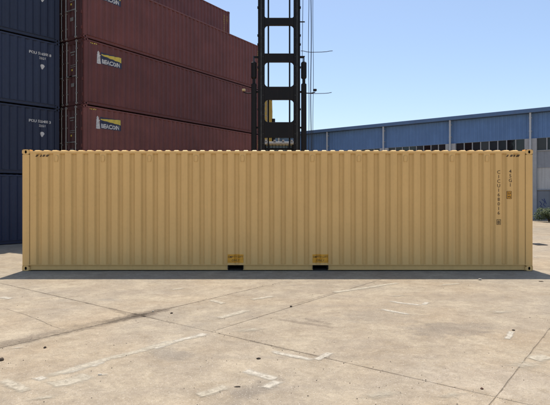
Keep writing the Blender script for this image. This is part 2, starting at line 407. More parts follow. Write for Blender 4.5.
for q_, (x, y, a, b, mt) in enumerate(((398,296,.30,.12,'mortar'), (535,257,.22,.3,'old_paint'), (102,375,.12,.07,'old_paint'), (18,348,.14,.05,'old_paint'), (45,398,.3,.1,'mortar'), (500,312,.4,.2,'mortar'), (452,395,.3,.1,'mortar'), (525,365,.4,.25,'mortar'), (250,330,.5,.2,'mortar'), (380,395,.4,.15,'mortar'))):
    link('worn_patch', blob(px(x,y), a, b, .3, .0054 + q_*.0001, M[mt], 'worn_patch'), ground)

# ---------------------------------------------------------------- shipping containers
WID = 2.438
def casting(mir, L, H):
    """corner fitting with oval holes in its side and end faces; mir = (mx,my,mz) chooses the corner"""
    dx, dy, dz = .178, .162, .118; mb = MB(); mb.dark = []
    n = 12
    def face(P, wd, hd, ew, eh, dep):
        rect = []
        for k in range(n):
            t_ = 2*math.pi*k/n; c, s = math.cos(t_), math.sin(t_); m = max(abs(c), abs(s)); rect.append((wd/2 + wd/2*c/m, hd/2 + hd/2*s/m))
        ov = [(wd/2 + ew*math.cos(2*math.pi*k/n), hd/2 + eh*math.sin(2*math.pi*k/n)) for k in range(n)]
        vs = [P(a,b,0) for a,b in rect] + [P(a,b,0) for a,b in ov] + [P(a,b,dep) for a,b in ov]
        mb.add(vs, [(i,(i+1)%n,n+(i+1)%n,n+i) for i in range(n)] + [(n+i,n+(i+1)%n,2*n+(i+1)%n,2*n+i) for i in range(n)] + [tuple(range(2*n,3*n))]); mb.dark += list(range(len(mb.f)-n-1, len(mb.f)))
    face(lambda a,b,d: (a, d, b), dx, dz, .026, .040, .08)
    face(lambda a,b,d: (d, a, b), dy, dz, .026, .040, .08)
    mb.add([(0,0,0),(dx,0,0),(dx,dy,0),(0,dy,0),(0,0,dz),(dx,0,dz),(dx,dy,dz),(0,dy,dz)], [(0,3,2,1),(4,5,6,7),(1,2,6,5),(2,3,7,6)])
    mb.v = [((L-x) if mir[0] else x, (WID-y) if mir[1] else y, (H-z) if mir[2] else z) for x,y,z in mb.v]
    return mb
def cast_mesh(mb, mat):
    me = mb.mesh('corner_casting', mat); me.materials.append(M['rubber_hole_shade'])
    for i in mb.dark: me.polygons[i].material_index = 1  # hole insides coloured black in place of the shade within
    return me
from mathutils import noise as mnoise
WARP = mnoise.noise
def wall_sheet(a0, a1, z0, z1, x0, P, amp=1.0, rows=1):
    """corrugated sheet, closed thin solid; P maps (along, depth, z)"""
    xs = [a0] + breaks(x0, a0, a1) + [a1]; n = len(xs)
    if rows > 1: xs = sorted(set(xs + [x0 + k*PIT + CR/2 for k in range(-60, 60) if a0 < x0 + k*PIT + CR/2 < a1])); n = len(xs)
    vs = []
    for j in range(rows+1):
        z = z0 + (z1-z0)*j/rows; e = min(1, 4*min(j, rows-j)/rows)
        for x in xs:
            w_ = (WARP(Vector((x*.9, 3.3, z*.8)))*.0035 + WARP(Vector((x*3.1, 9.1, z*1.7)))*.0015)*e if rows > 1 else 0.0
            vs.append(P(x, corr(x,x0)*amp + w_, z))
    return MB().add(vs, [(j*n+i, j*n+i+1, (j+1)*n+i+1, (j+1)*n+i) for j in range(rows) for i in range(n-1)])
DOORMAT = None
def build_parts(L, H, mat, door_right, pockets):
    """returns list of (name, mesh, [sub-parts])"""
    out_ = []; x0 = PH(L)
    for m in ((a,b,c) for a in (0,1) for b in (0,1) for c in (0,1)):
        out_.append(('corner_casting', cast_mesh(casting(m, L, H), mat), []))
    for mx in (0,1):
        for my in (0,1):
            xa, xb = (L-.172, L-.004) if mx else (.004, .172); ya, yb = (WID-.10, WID-.004) if my else (.004, .10)
            out_.append(('corner_post', MB().bev(xa, xb, ya, yb, .118, H-.118, .008).mesh('corner_post', mat), []))
    bh = .15
    for my in (0,1):
        f = (lambda y: WID-y) if my else (lambda y: y)
        s = wall_sheet(.170, L-.170, bh-.004, H-.088, x0, lambda a,d,z: (a, f(.012+d), z), rows=(14 if mat is M['tan'] and my == 0 else 1))
        out_.append(('side_panel', s.mesh('side_panel', mat, fix=False), []))
        y0, y1 = sorted((f(.006), f(.070)))
        tr = MB().bev(.178, L-.178, y0, y1, H-.096, H-.036, .006)
        out_.append(('top_rail', tr.mesh('top_rail', mat), []))
        # bottom rail: upper lip, web, lower lip, broken by the fork pockets
        segs = []; cur = .178
        for pc in sorted(pockets): segs.append((cur, pc-.18)); cur = pc+.18
        segs.append((cur, L-.178))
        br = MB(); y0, y1 = sorted((f(.003), f(.085))); br.box(.176, L-.176, y0, y1, bh-.014, bh)
        for a,b in segs:
            y0, y1 = sorted((f(.036), f(.042))); br.box(a, b, y0, y1, .030, bh-.014)
            y0, y1 = sorted((f(.008), f(.085))); br.box(a, b, y0, y1, .020, .030)
        subs = []
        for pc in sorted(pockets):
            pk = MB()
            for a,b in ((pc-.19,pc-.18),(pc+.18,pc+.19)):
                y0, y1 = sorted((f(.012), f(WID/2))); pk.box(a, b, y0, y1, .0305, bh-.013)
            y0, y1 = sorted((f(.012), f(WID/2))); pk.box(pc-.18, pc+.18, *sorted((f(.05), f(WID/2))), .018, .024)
            pk.box(pc-.18, pc+.18, *sorted((f(.012), f(WID/2))), bh-.0125, bh-.004); subs.append(('fork_pocket', pk.mesh('fork_pocket', M['clod_pocket_shade']), []))  # deep pocket shade put in as a dark colour over tan steel
        out_.append(('bottom_rail', br.mesh('bottom_rail', mat), subs))
    # roof: pressed crests across the width
    rf = MB().box(.15, L-.15, .062, WID-.062, H-.05, H-.032)
    k = .32
    while k < L-.32:
        a, b = k-.062, k+.062; za, zb = H-.0322, H-.009
        rf.add([(a,.064,za),(b,.064,za),(b,WID-.064,za),(a,WID-.064,za),(a+.022,.10,zb),(b-.022,.10,zb),(b-.022,WID-.10,zb),(a+.022,WID-.10,zb)],
               [(4,5,6,7),(0,1,5,4),(1,2,6,5),(2,3,7,6),(3,0,4,7)]); k += .209
    out_.append(('roof_panel', rf.mesh('roof_panel', mat), []))
    out_.append(('floor_boards', MB().box(.17, L-.17, .08, WID-.08, .151, .18).mesh('floor_boards', M['floor_wood']), []))
    for end in (0,1):
        g = (lambda x: L-x) if end else (lambda x: x)
        for (z0, z1, nm) in ((.012, .118, 'end_sill'), (H-.118, H-.012, 'end_header')):
            xa, xb = sorted((g(.008), g(.10))); out_.append((nm, MB().box(xa, xb, .162, WID-.162, z0, z1).mesh(nm, mat if (end == 1) != door_right else (DOORMAT or mat)), []))
        if (end == 1) != door_right:
            out_.append(('end_panel', wall_sheet(.10, WID-.10, .118, H-.118, .12, lambda a,d,z: (g(.014+d), a, z)).mesh('end_panel', mat, fix=False), []))
        else:
            for leaf in (0,1):
                h = (lambda y: WID-y) if leaf else (lambda y: y)
                ya, yb = sorted((h(.105), h(WID/2-.006)))
                d = wall_sheet(ya+.05, yb-.05, .17, H-.17, ya+.09, lambda a,dd,z: (g(.018+dd), a, z))
                xa, xb = sorted((g(.012), g(.055)))
                d.box(xa, xb, ya, ya+.05, .119, H-.119); d.box(xa, xb, yb-.05, yb, .119, H-.119)
                d.box(xa, xb, ya+.05, yb-.05, .119, .17); d.box(xa, xb, ya+.05, yb-.05, H-.17, H-.119)
                subs = []
                for by in (h(.45), h(1.07)):
                    lb = MB().tube([(g(-.028), by, .03), (g(-.028), by, H-.03)], .023, 8)
                    for zz in (.05, H-.11):
                        xa, xb = sorted((g(-.05), g(.006))); lb.box(xa, xb, by-.045, by+.045, zz, zz+.06)
                    for zz in (.45, 1.05, 1.7, 2.2):
                        xa, xb = sorted((g(-.045), g(.011))); lb.box(xa, xb, by-.035, by+.035, zz, zz+.05)
                    subs.append(('locking_bar', lb.mesh('locking_bar', M['galv']), []))
                    hd = MB(); xa, xb = sorted((g(-.075), g(-.048))); ys = sorted((by, by + (.42 if leaf == 0 else -.42)*(1 if by == h(.45) else -1)))
                    hd.box(xa, xb, ys[0], ys[1], 1.12, 1.16); subs.append(('door_handle', hd.mesh('door_handle', M['galv']), []))
                for zz in (.35, .95, 1.6, 2.2):
                    hg = MB(); xa, xb = sorted((g(-.006), g(.02))); y0, y1 = sorted((h(.085), h(.16))); hg.box(xa, xb, y0, y1, zz, zz+.09)
                    y0, y1 = sorted((h(.06), h(.10))); hg.tube([(g(-.006), h(.09), zz-.02), (g(-.006), h(.09), zz+.11)], .016, 8)
                    subs.append(('door_hinge', hg.mesh('door_hinge', mat), []))
                # small printed plates and data lines on the leaf
                for (yy, zz, ww, hh, mm) in ((.74, H-.50, .30, .05, 'galv'), (.74, H-.60, .20, .04, 'galv'), (.72, H-1.0, .30, .025, 'galv'), (.72, H-1.07, .30, .025, 'galv'), (.74, .75, .20, .14, 'galv'), (.78, 1.38, .07, .07, 'yellow_print')):
                    y0, y1 = sorted((h(yy-ww/2), h(yy+ww/2))); xa, xb = sorted((g(.004), g(.010)))
                    subs.append(('marking_plate', MB().box(xa, xb, y0, y1, zz, zz+hh).mesh('marking_plate', M[mm]), []))
                out_.append(('door', d.mesh('door', DOORMAT or mat), subs))
    return out_
def PH(L): return L/2 - CR/2         # a crest sits on the centre line
def place(parts, root):
    for nm, me, subs in parts:
        o = link(nm, me, root)
        for n2, m2, _ in subs: link(n2, m2, o)
def vtext(chars, x, ztop, pitch, size, x0, mat, name, ybase=.012, bold=.001):
    mbs = []
    for i, ch in enumerate(chars):
        if ch == ' ': continue
        mbs.append(conform(shift(text_bm(ch, size, 'CENTER', bold), x, ztop - (i+1)*pitch), x0, .0055, ybase))
    return merge(mbs).mesh(name, mat, fix=False)

# --- the tan container in front
K = 12.192/511.0; YL, YH, YY = 12.192, 2.896, 11.93
yx0 = (22.0-275.0)*K + .0
tanc = tag(empty('shipping_container', (yx0, YY, .004)), 'long tan corrugated container lying across the yard in front of everything', 'container')
pk = [(235.5-275)*K - yx0, (320.5-275)*K - yx0]
place(build_parts(YL, YH, M['tan'], True, pk), tanc)
X0 = PH(YL)
def lx(p): return (p-275.0)*K - yx0
def lz(y): return CAMH - (y-195.0)*K
def decal(bm, mat, name, off=.0055, parent=tanc, x0=X0): return link(name, conform(bm, x0, off, .012).mesh(name, mat, fix=False), parent)
# lettering: nudge the column onto the nearest crest
def crest(x): return X0 + round((x-X0-CR/2)/PIT)*PIT + CR/2
link('identification_number', vtext('CICU168016', crest(lx(497.5)), lz(169.3), .1085, .115, X0, M['ink'], 'identification_number'), tanc)
bx = crest(lx(497.5)); zb = lz(219.6)
decal(poly_bm([[(bx-.05,zb-.125),(bx+.05,zb-.125),(bx+.05,zb-.113),(bx-.05,zb-.113)], [(bx-.05,zb),(bx+.05,zb),(bx+.05,zb-.012),(bx-.05,zb-.012)],
               [(bx-.05,zb-.113),(bx-.038,zb-.113),(bx-.038,zb-.012),(bx-.05,zb-.012)], [(bx+.038,zb-.113),(bx+.05,zb-.113),(bx+.05,zb-.012),(bx+.038,zb-.012)]]), M['ink'], 'check_digit_box')
decal(shift(text_bm('8', .11, 'CENTER', .002), bx, zb-.103), M['ink'], 'check_digit')
b2 = crest(lx(509)); link('size_code', vtext('45G1', b2, lz(168.6), .108, .115, X0, M['ink'], 'size_code'), tanc)
lb0, lb1, lt, lbm = lx(507), lx(511.8), lz(191.3), lz(199)
decal(poly_bm([[(lb0,lbm),(lb1,lbm),(lb1,lt),(lb0,lt)]]), M['tan_label'], 'height_label', .0055)
bs = shift(text_bm("2.9", .062, 'CENTER', .003), (lb0+lb1)/2, lt-.075); decal(bs, M['ink'], 'height_figures', .007)
bs = shift(text_bm("9'6", .062, 'CENTER', .003), (lb0+lb1)/2, lbm+.028); decal(bs, M['ink'], 'height_figures', .007)
fr = .010
decal(poly_bm([[(lb0,lbm),(lb1,lbm),(lb1,lbm+fr),(lb0,lbm+fr)], [(lb0,lt-fr),(lb1,lt-fr),(lb1,lt),(lb0,lt)], [(lb0,lbm+fr),(lb0+fr,lbm+fr),(lb0+fr,lt-fr),(lb0,lt-fr)], [(lb1-fr,lbm+fr),(lb1,lbm+fr),(lb1,lt-fr),(lb1-fr,lt-fr)]]), M['ink'], 'label_border', .007)
for xs in (35.2, 506.6):                       # slanted height warning stripes under the top rail
    ps = []
    for k in range(4):
        a = lx(xs + k*3.4); wdt = .052 if k else .03
        ps.append([(a, lz(156.9)), (a+wdt, lz(156.9)), (a+wdt+.028, lz(154.8)), (a+.028, lz(154.8))])
    decal(poly_bm(ps), M['ink'], 'warning_stripes')
for pc in pk:                                  # EMPTY LIFT ONLY plates over the fork pockets
    a, b, z0, z1 = pc-.19, pc+.19, lz(263.0), lz(254.6)
    decal(poly_bm([[(a,z0),(b,z0),(b,z1),(a,z1)]]), M['tan_label'], 'lift_sign', .0055)
    decal(shift(text_bm('EMPTY LIFT', .070, 'CENTER', .0005), pc, z1-.083), M['ink'], 'sign_lettering', .007)
    decal(shift(text_bm('ONLY', .070, 'CENTER', .0005), pc, z0+.032), M['ink'], 'sign_lettering', .007)
for xp in (57.5, 104.4, 151, 198, 244.5, 312.5, 358, 405, 452, 498):    # weld marks of the lashing rings
    c = X0 + round((lx(xp)-X0-CR/2)/PIT)*PIT + CR/2; zc = lz(158)
    if abs(xp-498) < 1: c = crest(lx(498.5)) - PIT
    arc = [(c-.040+.0, zc-.10), (c-.046, zc-.02)] + [(c+.046*math.cos(a_), zc+.02+.046*math.sin(a_)) for a_ in [math.pi*(1-k/6) for k in range(7)]] + [(c+.046, zc-.02), (c+.03, zc-.10)]
    inn = [((x-c)*.72+c, (z-zc)*.78+zc-.006) for x,z in arc]
    mb = MB(); n = len(arc); yb = .006
    mb.add([(x, yb-.0005, z) for x,z in arc] + [(x, yb-.010, (z-zc)*.93+zc) for x,z in [((x-c)*.9+c, z) for x,z in arc]] + [(x, yb-.002, z) for x,z in inn],
           [(i,i+1,n+i+1,n+i) for i in range(n-1)] + [(n+i,n+i+1,2*n+i+1,2*n+i) for i in range(n-1)] + [tuple(range(2*n,3*n))])
    link('lashing_ring_mark', mb.mesh('lashing_ring_mark', M['tan'], fix=False), tanc)

# --- maroon stacks (three rows stepping up to the rear) and the navy stack
BL, BH = 12.192, 2.591
DEP, CR, SLP = 0.036, 0.072, 0.068            # shallower pressing on the older boxes
RU = Vector((.552, .834, 0)).normalized(); RB = Vector((-RU.y, RU.x, 0)); R0 = Vector((-7.40, 19.34, 0)); RA = math.atan2(RU.y, RU.x)
DOORMAT = paint('dark_brown_door_end', (0.095, 0.036, 0.034), 0.6, 0.12, (0.02, 0.015, 0.012), 0.5, 0.3)  # door ends a darker brown than the maroon sides
red_sets = [build_parts(BL, BH, m, False, []) for m in M['maroon']]
DOORMAT = None
RX0 = PH(BL)
def logo(root):
    T = BH
    def d(bm, mat, nm, off): link(nm, conform(bm, RX0, off, .012).mesh(nm, M[mat], fix=False), root)
    d(poly_bm([[(.77,T-.86),(1.83,T-.86),(1.83,T-.40),(.77,T-.40)]]), 'navy_print', 'logo_panel', .0025)
    d(poly_bm([[(.80,T-.515),(1.81,T-.62),(1.81,T-.405),(.80,T-.475)]]), 'yellow_print', 'logo_beam', .004)
    d(shift(text_bm('BEACON', .225, 'LEFT', .010), .82, T-.825), 'white_print', 'logo_lettering', .004)
    d(poly_bm([[(.585,T-.88),(.775,T-.88),(.745,T-.56),(.615,T-.56)], [(.595,T-.56),(.765,T-.56),(.765,T-.52),(.595,T-.52)], [(.63,T-.52),(.73,T-.52),(.73,T-.44),(.63,T-.44)], [(.62,T-.44),(.74,T-.44),(.68,T-.36)]]), 'white_print', 'logo_lighthouse', .004)
    ps = []
    for k in range(4): a = .28 + k*.085; ps.append([(a,T-.155),(a+.05,T-.155),(a+.075,T-.115),(a+.025,T-.115)])
    d(poly_bm(ps), 'yellow_print', 'warning_stripes', .003)
def red_box(row, tier, label, front=False, idtext=None, group='maroon containers stacked in stepped rows'):
    p = R0 + RB*(2.54*row + random.uniform(-.014, .014)) + RU*random.uniform(-.02, .02); z = .15 + tier*(BH+.004)
    o = tag(empty('shipping_container', (p.x, p.y, z), RA), label, 'container', group)
    place(red_sets[(tier*2+row) % 3], o)
    if front: logo(o)
    if idtext:
        cx = RX0 + round((BL-.62-RX0-CR/2)/PIT)*PIT + CR/2
        link('identification_number', vtext(idtext, cx, BH-.30, .12, .125, RX0, M['yellow_print'], 'identification_number'), o)
        link('size_code', vtext('42G1', cx+PIT, BH-.30, .12, .125, RX0, M['yellow_print'], 'size_code'), o)
    return o
red_box(0, 0, 'maroon container at the very bottom of the stack, hidden behind the tan container')
red_box(0, 1, 'maroon container with the lowest lighthouse logo, just above the tan container', True, 'BCNU4102257')
red_box(0, 2, 'maroon container with the middle of the three lighthouse logos', True, 'BCNU4101830')
red_box(0, 3, 'maroon container with the topmost lighthouse logo, cut by the picture edge', True, 'BCNU4103361')
for t_ in range(4): red_box(1, t_, 'maroon container buried inside the stack behind the logo row', group='maroon containers buried inside the stack')
red_box(1, 4, 'maroon container ending against the sky, one step above the logo row', False, 'BCNU4100494')
for t_ in range(5): red_box(2, t_, 'maroon container buried inside the rearmost row of the stack', group='maroon containers buried in the rear row')
red_box(2, 5, 'highest maroon container, only its corner showing at the top edge')
for row in range(3):
    for s_ in (.35, BL/2, BL-.35):
        p = R0 + RB*(2.54*row) + RU*s_
        sl_ = MB().bev(-.13, .13, .01, 2.43, 0.0, .148, .012)
        tag(link('timber_sleeper', sl_.mesh('timber_sleeper', M['sleeper']), None, (p.x, p.y, .004), (0,0,RA)), 'weathered timber sleeper under the maroon container stack', 'timber', 'timber sleepers under the stack')

BU = Vector((.662, .750, 0)).normalized(); BA = math.atan2(BU.y, BU.x); BE = Vector((-8.49, 19.70, 0)); NL = 6.058
B0 = BE - BU*NL
navy_sets = [build_parts(NL, BH, m, False, []) for m in M['navy']]
NX0 = PH(NL)
def navy_box(st, t_, code, lab, group):
    b0 = BE - BU*(NL + st*(NL+.12)) + Vector((BU.y, -BU.x, 0))*random.uniform(-.012, .012)
    o = tag(empty('shipping_container', (b0.x, b0.y, .004 + t_*(BH+.004)), BA + R(random.uniform(-.08,.08))), lab, 'container', group)
    place(navy_sets[(t_+st) % 2], o)
    def pr(bm, nm): link(nm, conform(bm, NX0, .003, .012).mesh(nm, M['white_print'], fix=False), o)
    pr(shift(text_bm(code, .135, 'RIGHT', .004), NL-.32, BH-.60), 'identification_number')
    pr(shift(text_bm('22G1', .115, 'CENTER', .003), NL-.66, BH-.76), 'size_code')
    c = NL-.66; z = BH-1.02
    bd = [(c + (.085 if k % 2 == 0 else .075)*math.cos(math.pi*k/8), z + .075*math.sin(math.pi*k/8)) for k in range(9)] + [(c-.05, z-.06), (c-.02, z-.12), (c+.02, z-.12), (c+.05, z-.06)]
    pr(poly_bm([bd]), 'badge')
nav = [('navy container at the foot of the left stack, resting on the ground', 'PCIU 612447 0'), ('second navy container up the left stack, half behind the tan one', 'PCIU 520405 3'),
       ('third navy container up the left stack with white code and badge', 'PCIU 514505 8'), ('topmost navy container in the left stack, cut by the picture top', 'PCIU 540804 1')]
for t_, (lab, code) in enumerate(nav): navy_box(0, t_, code, lab, 'navy containers stacked at the left')

# --- far yellow stack seen through the mast
ys = build_parts(NL, BH, M['far_yellow'], False, [])
for t_, lab in enumerate(('yellow container at the foot of the distant stack', 'second yellow container up in the distant stack', 'third yellow container up in the distant stack seen through the mast', 'topmost yellow container of the distant stack seen through the mast')):
    o = tag(empty('shipping_container', (-.25, 45.0, .004 + t_*2.595), R(90)), lab, 'container', 'distant yellow containers')
    place(ys, o)

# ---------------------------------------------------------------- warehouse
WA = math.atan2(-.632, .7749); BAY = 6.06
wh = tag(empty('warehouse', (19.35, 37.8, 0), WA), 'long blue-clad warehouse with grey pilasters and a strip of dark windows', 'building')
n0, n1 = -4, 13                                # bays run to local x = -BAY*n
ZC, ZW, ZB, ZT, ZR = 6.08, 5.13, 3.85, 2.19, 8.02
nr = 20; cl = []
for k in range(nr):
    a = BAY*k/nr; s = BAY/nr; cl += [(a, 0), (a+s*.62, 0), (a+s*.72, -.035), (a+s*.90, -.035)]
cl.append((BAY, 0)); nn = len(cl)
clm = MB().add([(x,y,ZC) for x,y in cl] + [(x,y,ZR) for x,y in cl], [(i,i+1,nn+i+1,nn+i) for i in range(nn-1)]).mesh('cladding_panel', M['cladding'], fix=False)
pil = MB().bev(-.42, .42, -.16, .2, 0, ZC-.003, .02).mesh('pilaster', M['pilaster'])
dpm = MB().tube([(0,-.24,5.15),(0,-.24,8.05)], .075, 10)
for zz in (5.6, 6.6, 7.6): dpm.box(-.1,.1,-.235,-.036,zz,zz+.05)
dpm = dpm.mesh('downpipe', M['downpipe'])
plm = MB().box(.421, BAY-.421, 0, .2, ZT, ZB).mesh('plaster_wall', M['plaster'])
bdm = MB().box(.421, BAY-.421, -.03, .2, ZB, ZW-.03).mesh('concrete_band', M['band'])
bsm = MB().box(.421, BAY-.421, -.012, .2, 0, ZT).mesh('base_wall', M['base'])
ldm = MB().bev(.421, BAY-.421, -.10, .1, ZT-.03, ZT+.05, .01).mesh('ledge', M['band'])
sim = MB().bev(.421, BAY-.421, -.09, .2, ZW-.03, ZW+.03, .01).mesh('window_sill', M['pilaster'])
wn = 8; ww = (BAY-.842)/wn
pnms = [MB().box(.02, ww-.02, .075, .085, ZW+.035, ZC-.005).mesh('window_pane', m) for m in (M['pane'], M['pane'], M['pane2'], M['pane3'])]
mlm = MB().bev(-.035, .035, .01, .10, ZW+.03, ZC-.003, .008).mesh('mullion', M['pilaster'])
for n in range(n0, n1):
    bxx = -BAY*(n+1)
    link('pilaster', pil, wh, (-BAY*n, 0, 0)); link('downpipe', dpm, wh, (-BAY*n, 0, 0))
    link('cladding_panel', clm, wh, (bxx, 0, 0)); link('plaster_wall', plm, wh, (bxx,0,0)); link('concrete_band', bdm, wh, (bxx,0,0))
    link('base_wall', bsm, wh, (bxx,0,0)); link('ledge', ldm, wh, (bxx,0,0)); link('window_sill', sim, wh, (bxx,0,0))
    if -2 <= n <= 8:
        for k in range(wn):
            link('window_pane', random.choice(pnms), wh, (bxx+.421+ww*k, random.choice((0,0,0,.02)), 0), (R(random.uniform(-.4,.4)), 0, 0))
            if k: link('mullion', mlm, wh, (bxx+.421+ww*k, 0, 0))
xa, xb = -BAY*n1, -BAY*n0
link('back_wall', MB().box(xa, xb, .25, .30, .0, ZC).mesh('back_wall', M['gutter']), wh)
link('fascia', MB().bev(xa-.2, xb+.2, -.38, -.28, 8.0, 8.30, .01).mesh('fascia', M['fascia']), wh)
link('gutter', MB().box(xa-.2, xb+.2, -.28, -.0, 7.97, 8.03).mesh('gutter', M['gutter']), wh)
link('roof', MB().prism([(-.30, 8.30), (-.30, 8.24), (14, 9.3), (28, 8.24), (28, 8.30), (14, 9.36)], 'x', xa-.2, xb+.2).mesh('roof', M['roof_sheet']), wh)
link('end_wall', MB().prism([(.3,0), (27.8,0), (27.8,8.2), (14,9.2), (.3,8.2)], 'x', xb-.15, xb).mesh('end_wall', M['cladding']), wh)
link('end_wall', MB().prism([(.3,0), (27.8,0), (27.8,8.2), (14,9.2), (.3,8.2)], 'x', xa, xa+.15).mesh('end_wall', M['cladding']), wh)
dr = link('door', MB().bev(.46, 1.28, -.055, -.014, .03, 2.10, .006).mesh('door', M['grey_door']), wh)
link('door_handle', MB().tube([(1.18,-.06,1.0),(1.18,-.10,1.0),(1.08,-.10,1.0)], .012, 6).mesh('door_handle', M['galv']), dr)
link('door_frame', MB().box(1.285, 1.36, -.08, -.013, 0, 2.15).box(.425, .455, -.08, -.013, 0, 2.15).mesh('door_frame', M['base']), wh)
gf = MB()
for pts in ([(.60,1.35),(.75,1.15),(.66,1.0),(.85,.85)], [(.75,1.5),(.95,1.3),(.85,1.1),(1.0,.95)], [(.55,.75),(.8,.62),(1.0,.72)], [(.9,1.55),(1.05,1.15)]):
    gf.tube([(a,-.058,z) for a,z in pts], .022, 5)
link('spray_mark', gf.mesh('spray_mark', M['graffiti']), dr)

# ---------------------------------------------------------------- container handler (tall mast)
KM, MY = .04, 20.0
def mx(p): return (p-275.0)*KM
def mz(y): return CAMH + (195.0-y)*KM
hd = tag(empty('container_handler', (mx(279.3), MY, 0)), 'tall black lift mast of a container handling truck behind the tan container', 'lift truck')
OX = mx(279.3)
def hp(nm, mb, mat, par=None, smooth=False): return link(nm, mb.mesh(nm, M[mat] if isinstance(mat, str) else mat, smooth), par or hd)
cL = (mx(258.8)-OX, mx(264.6)-OX); cR = (mx(293.8)-OX, mx(299.4)-OX); TOP = 10.9
for a, b, s in ((cL[0], cL[1], -1), (cR[0], cR[1], 1)):
    c_ = MB().bev(a, b, 0, .34, .35, TOP, .012)
    o_ = b if s < 0 else a
    hp('mast_column', c_, 'black_paint')
    fl = MB(); e = a if s < 0 else b
    fl.box(min(e, e+s*.035), max(e, e+s*.035), .05, .12, .5, TOP-.1)
    for zz in [mz(y) for y in (36, 8, 45, 68, 110)]: fl.box(min(e, e+s*.06), max(e, e+s*.06), .0, .10, zz, zz+.07)
    hp('mast_flange', fl, 'black_paint')
    mid = (a+b)/2
    hp('mast_rail', MB().box(mid+.02*s-.022, mid+.02*s+.022, -.012, -.001, .6, TOP-.2), 'rail_steel')
    for q in range(26):
        zz = .8 + q*.385
        hp('bolt', MB().tube([(mid-.055*s, -.014, zz), (mid-.055*s, .002, zz)], .016, 6), 'rail_steel')
bars = [(mz(17.5), mz(24.8), 1, .5), (mz(53.2), mz(61.7), 1, 0), (mz(86.5), mz(99.5), 1, 1), (mz(122), mz(137.5), 0, 1), (TOP, TOP-.35, 1, 1), (1.6, 1.1, 1, 1)]
il, ir = cL[1], cR[0]
for z1_, z0_, lo, hi in bars:
    m_ = MB().bev(il-.004, ir+.004, .02, .16, z0_, z1_, .006)
    r = .15
    for (cx, sx) in ((il, 1), (ir, -1)):
        for (cz, sz, on) in ((z0_, -1, lo), (z1_, 1, hi)):
            if not on: continue
            rr = r if on == 1 else r*.6
            pts = [(cx, cz-sz*.003), (cx+sx*rr, cz-sz*.003)] + [(cx+sx*(rr-rr*math.sin(q)), cz+sz*(rr-rr*math.cos(q))) for q in [math.pi/2*k/6 for k in range(7)]]
            m_.prism(pts, 'y', .03, .15)
    hp('crossbar', m_, 'black_paint')
for xp in (268.3, 289.8):
    rd = MB().tube([(mx(xp)-OX, .24, .6), (mx(xp)-OX, .24, TOP-.2)], .034, 10); hp('lift_chain', rd, 'black_paint')
for xp, s in ((253.8, -1), (304.0, 1)):
    x_ = mx(xp)-OX
    rm = MB().bev(x_-.105, x_+.105, .05, .26, .4, mz(83), .03)
    hp('side_ram', rm, 'black_paint')
    hp('ram_head', MB().bev(x_-.11, x_+.11, .04, .27, mz(78), mz(61), .05).box(x_-.06, x_+.06, .09, .2, mz(83)-.01, mz(78)+.01), 'black_paint')
    hp('ram_rod', MB().tube([(x_, .15, mz(61)-.02), (x_, .15, mz(55))], .03, 10), 'steel_rod')
    for zz in (mz(92), mz(128), mz(57)):
        e = cL[0] if s < 0 else cR[1]
        hp('ram_bracket', MB().box(min(x_, e), max(x_, e), .12, .2, zz, zz+.07), 'black_paint')
# lamp arms
for s, x_a, x_b in ((-1, 251.0, 243.6), (1, 306.5, 315.2)):
    a, b = mx(x_a)-OX, mx(x_b)-OX
    ar = hp('lamp_arm', MB().tube([(a, .12, mz(92.5)), (a+(b-a)*.5, .12, mz(92.7)), (b, .12, mz(91.6)), (b, .12, mz(90))], .022, 8), 'black_paint')
    hp('work_lamp', MB().bev(b-.07, b+.07, .05, .16, mz(90.6), mz(88.9)+.02, .02), 'lamp_lens' if s < 0 else 'black_paint', ar)
# studs on the right column and long hoses
for y in (21, 55.8): hp('hose_stud', MB().tube([(cR[1], .1, mz(y)), (mx(305)-OX, .1, mz(y))], .026, 8), 'black_paint')
hp('hose_bridge', MB().box(cR[1]-.02, mx(314.5)-OX, .06, .16, TOP-.25, TOP-.15), 'black_paint')
hp('hose_bridge', MB().box(cR[1]-.02, mx(314.5)-OX, .06, .16, 2.7, 2.8), 'black_paint')
for xp, rr in ((302.8, .012), (308.9, .013), (311.2, .018), (313.3, .011)):
    hp('hose', MB().tube([(mx(xp)-OX + .012*math.sin(z*1.3+xp), .11, z) for z in [2.75 + (TOP-2.95)*k/24 for k in range(25)]], rr, 6), 'cable')
hp('whip_wire', MB().tube([(mx(x)-OX, .12, mz(y)) for x, y in ((301,50), (304,50.2), (307,51), (311,51.4), (317,51.3), (322,51.2), (327,50.8), (330,50.2), (333,50))], .013, 6), 'cable')
hp('whip_wire', MB().tube([(mx(x)-OX, .12, mz(y)) for x, y in ((306,92.6), (312,93), (318,92.9), (325,92.8), (329,92.4), (332,91.8))], .013, 6), 'cable')
# machine behind the mast
hp('chassis', MB().bev(-1.15, 1.15, .5, 6.2, .75, 1.75, .08), 'machine_yellow')
hp('counterweight', MB().prism([(4.6,.9),(6.5,1.0),(6.6,2.1),(6.2,2.6),(4.6,2.7)], 'x', -1.2, 1.2), 'machine_yellow')
hp('engine_cover', MB().bev(-.9, .9, 3.6, 4.58, 1.76, 2.65, .06), 'machine_yellow')
cb = hp('cab', MB().bev(-.68, .68, 1.6, 3.3, 1.76, 2.7, .05).box(-.66,-.58,1.64,1.72,2.7,4.0).box(.58,.66,1.64,1.72,2.7,4.0).box(-.66,-.58,3.2,3.28,2.7,4.0).box(.58,.66,3.2,3.28,2.7,4.0), 'black_paint')
hp('cab_window', MB().box(-.578,.578,1.66,1.68,2.72,3.95), 'cab_glass', cb)
hp('cab_window', MB().box(-.625,-.61,1.722,3.198,2.72,3.95), 'cab_glass', cb)
hp('cab_window', MB().box(.61,.625,1.722,3.198,2.72,3.95), 'cab_glass', cb)
hp('cab_roof', MB().bev(-.74,.74,1.5,3.35,4.0,4.11,.03), 'cab_white', cb)
gr = MB()
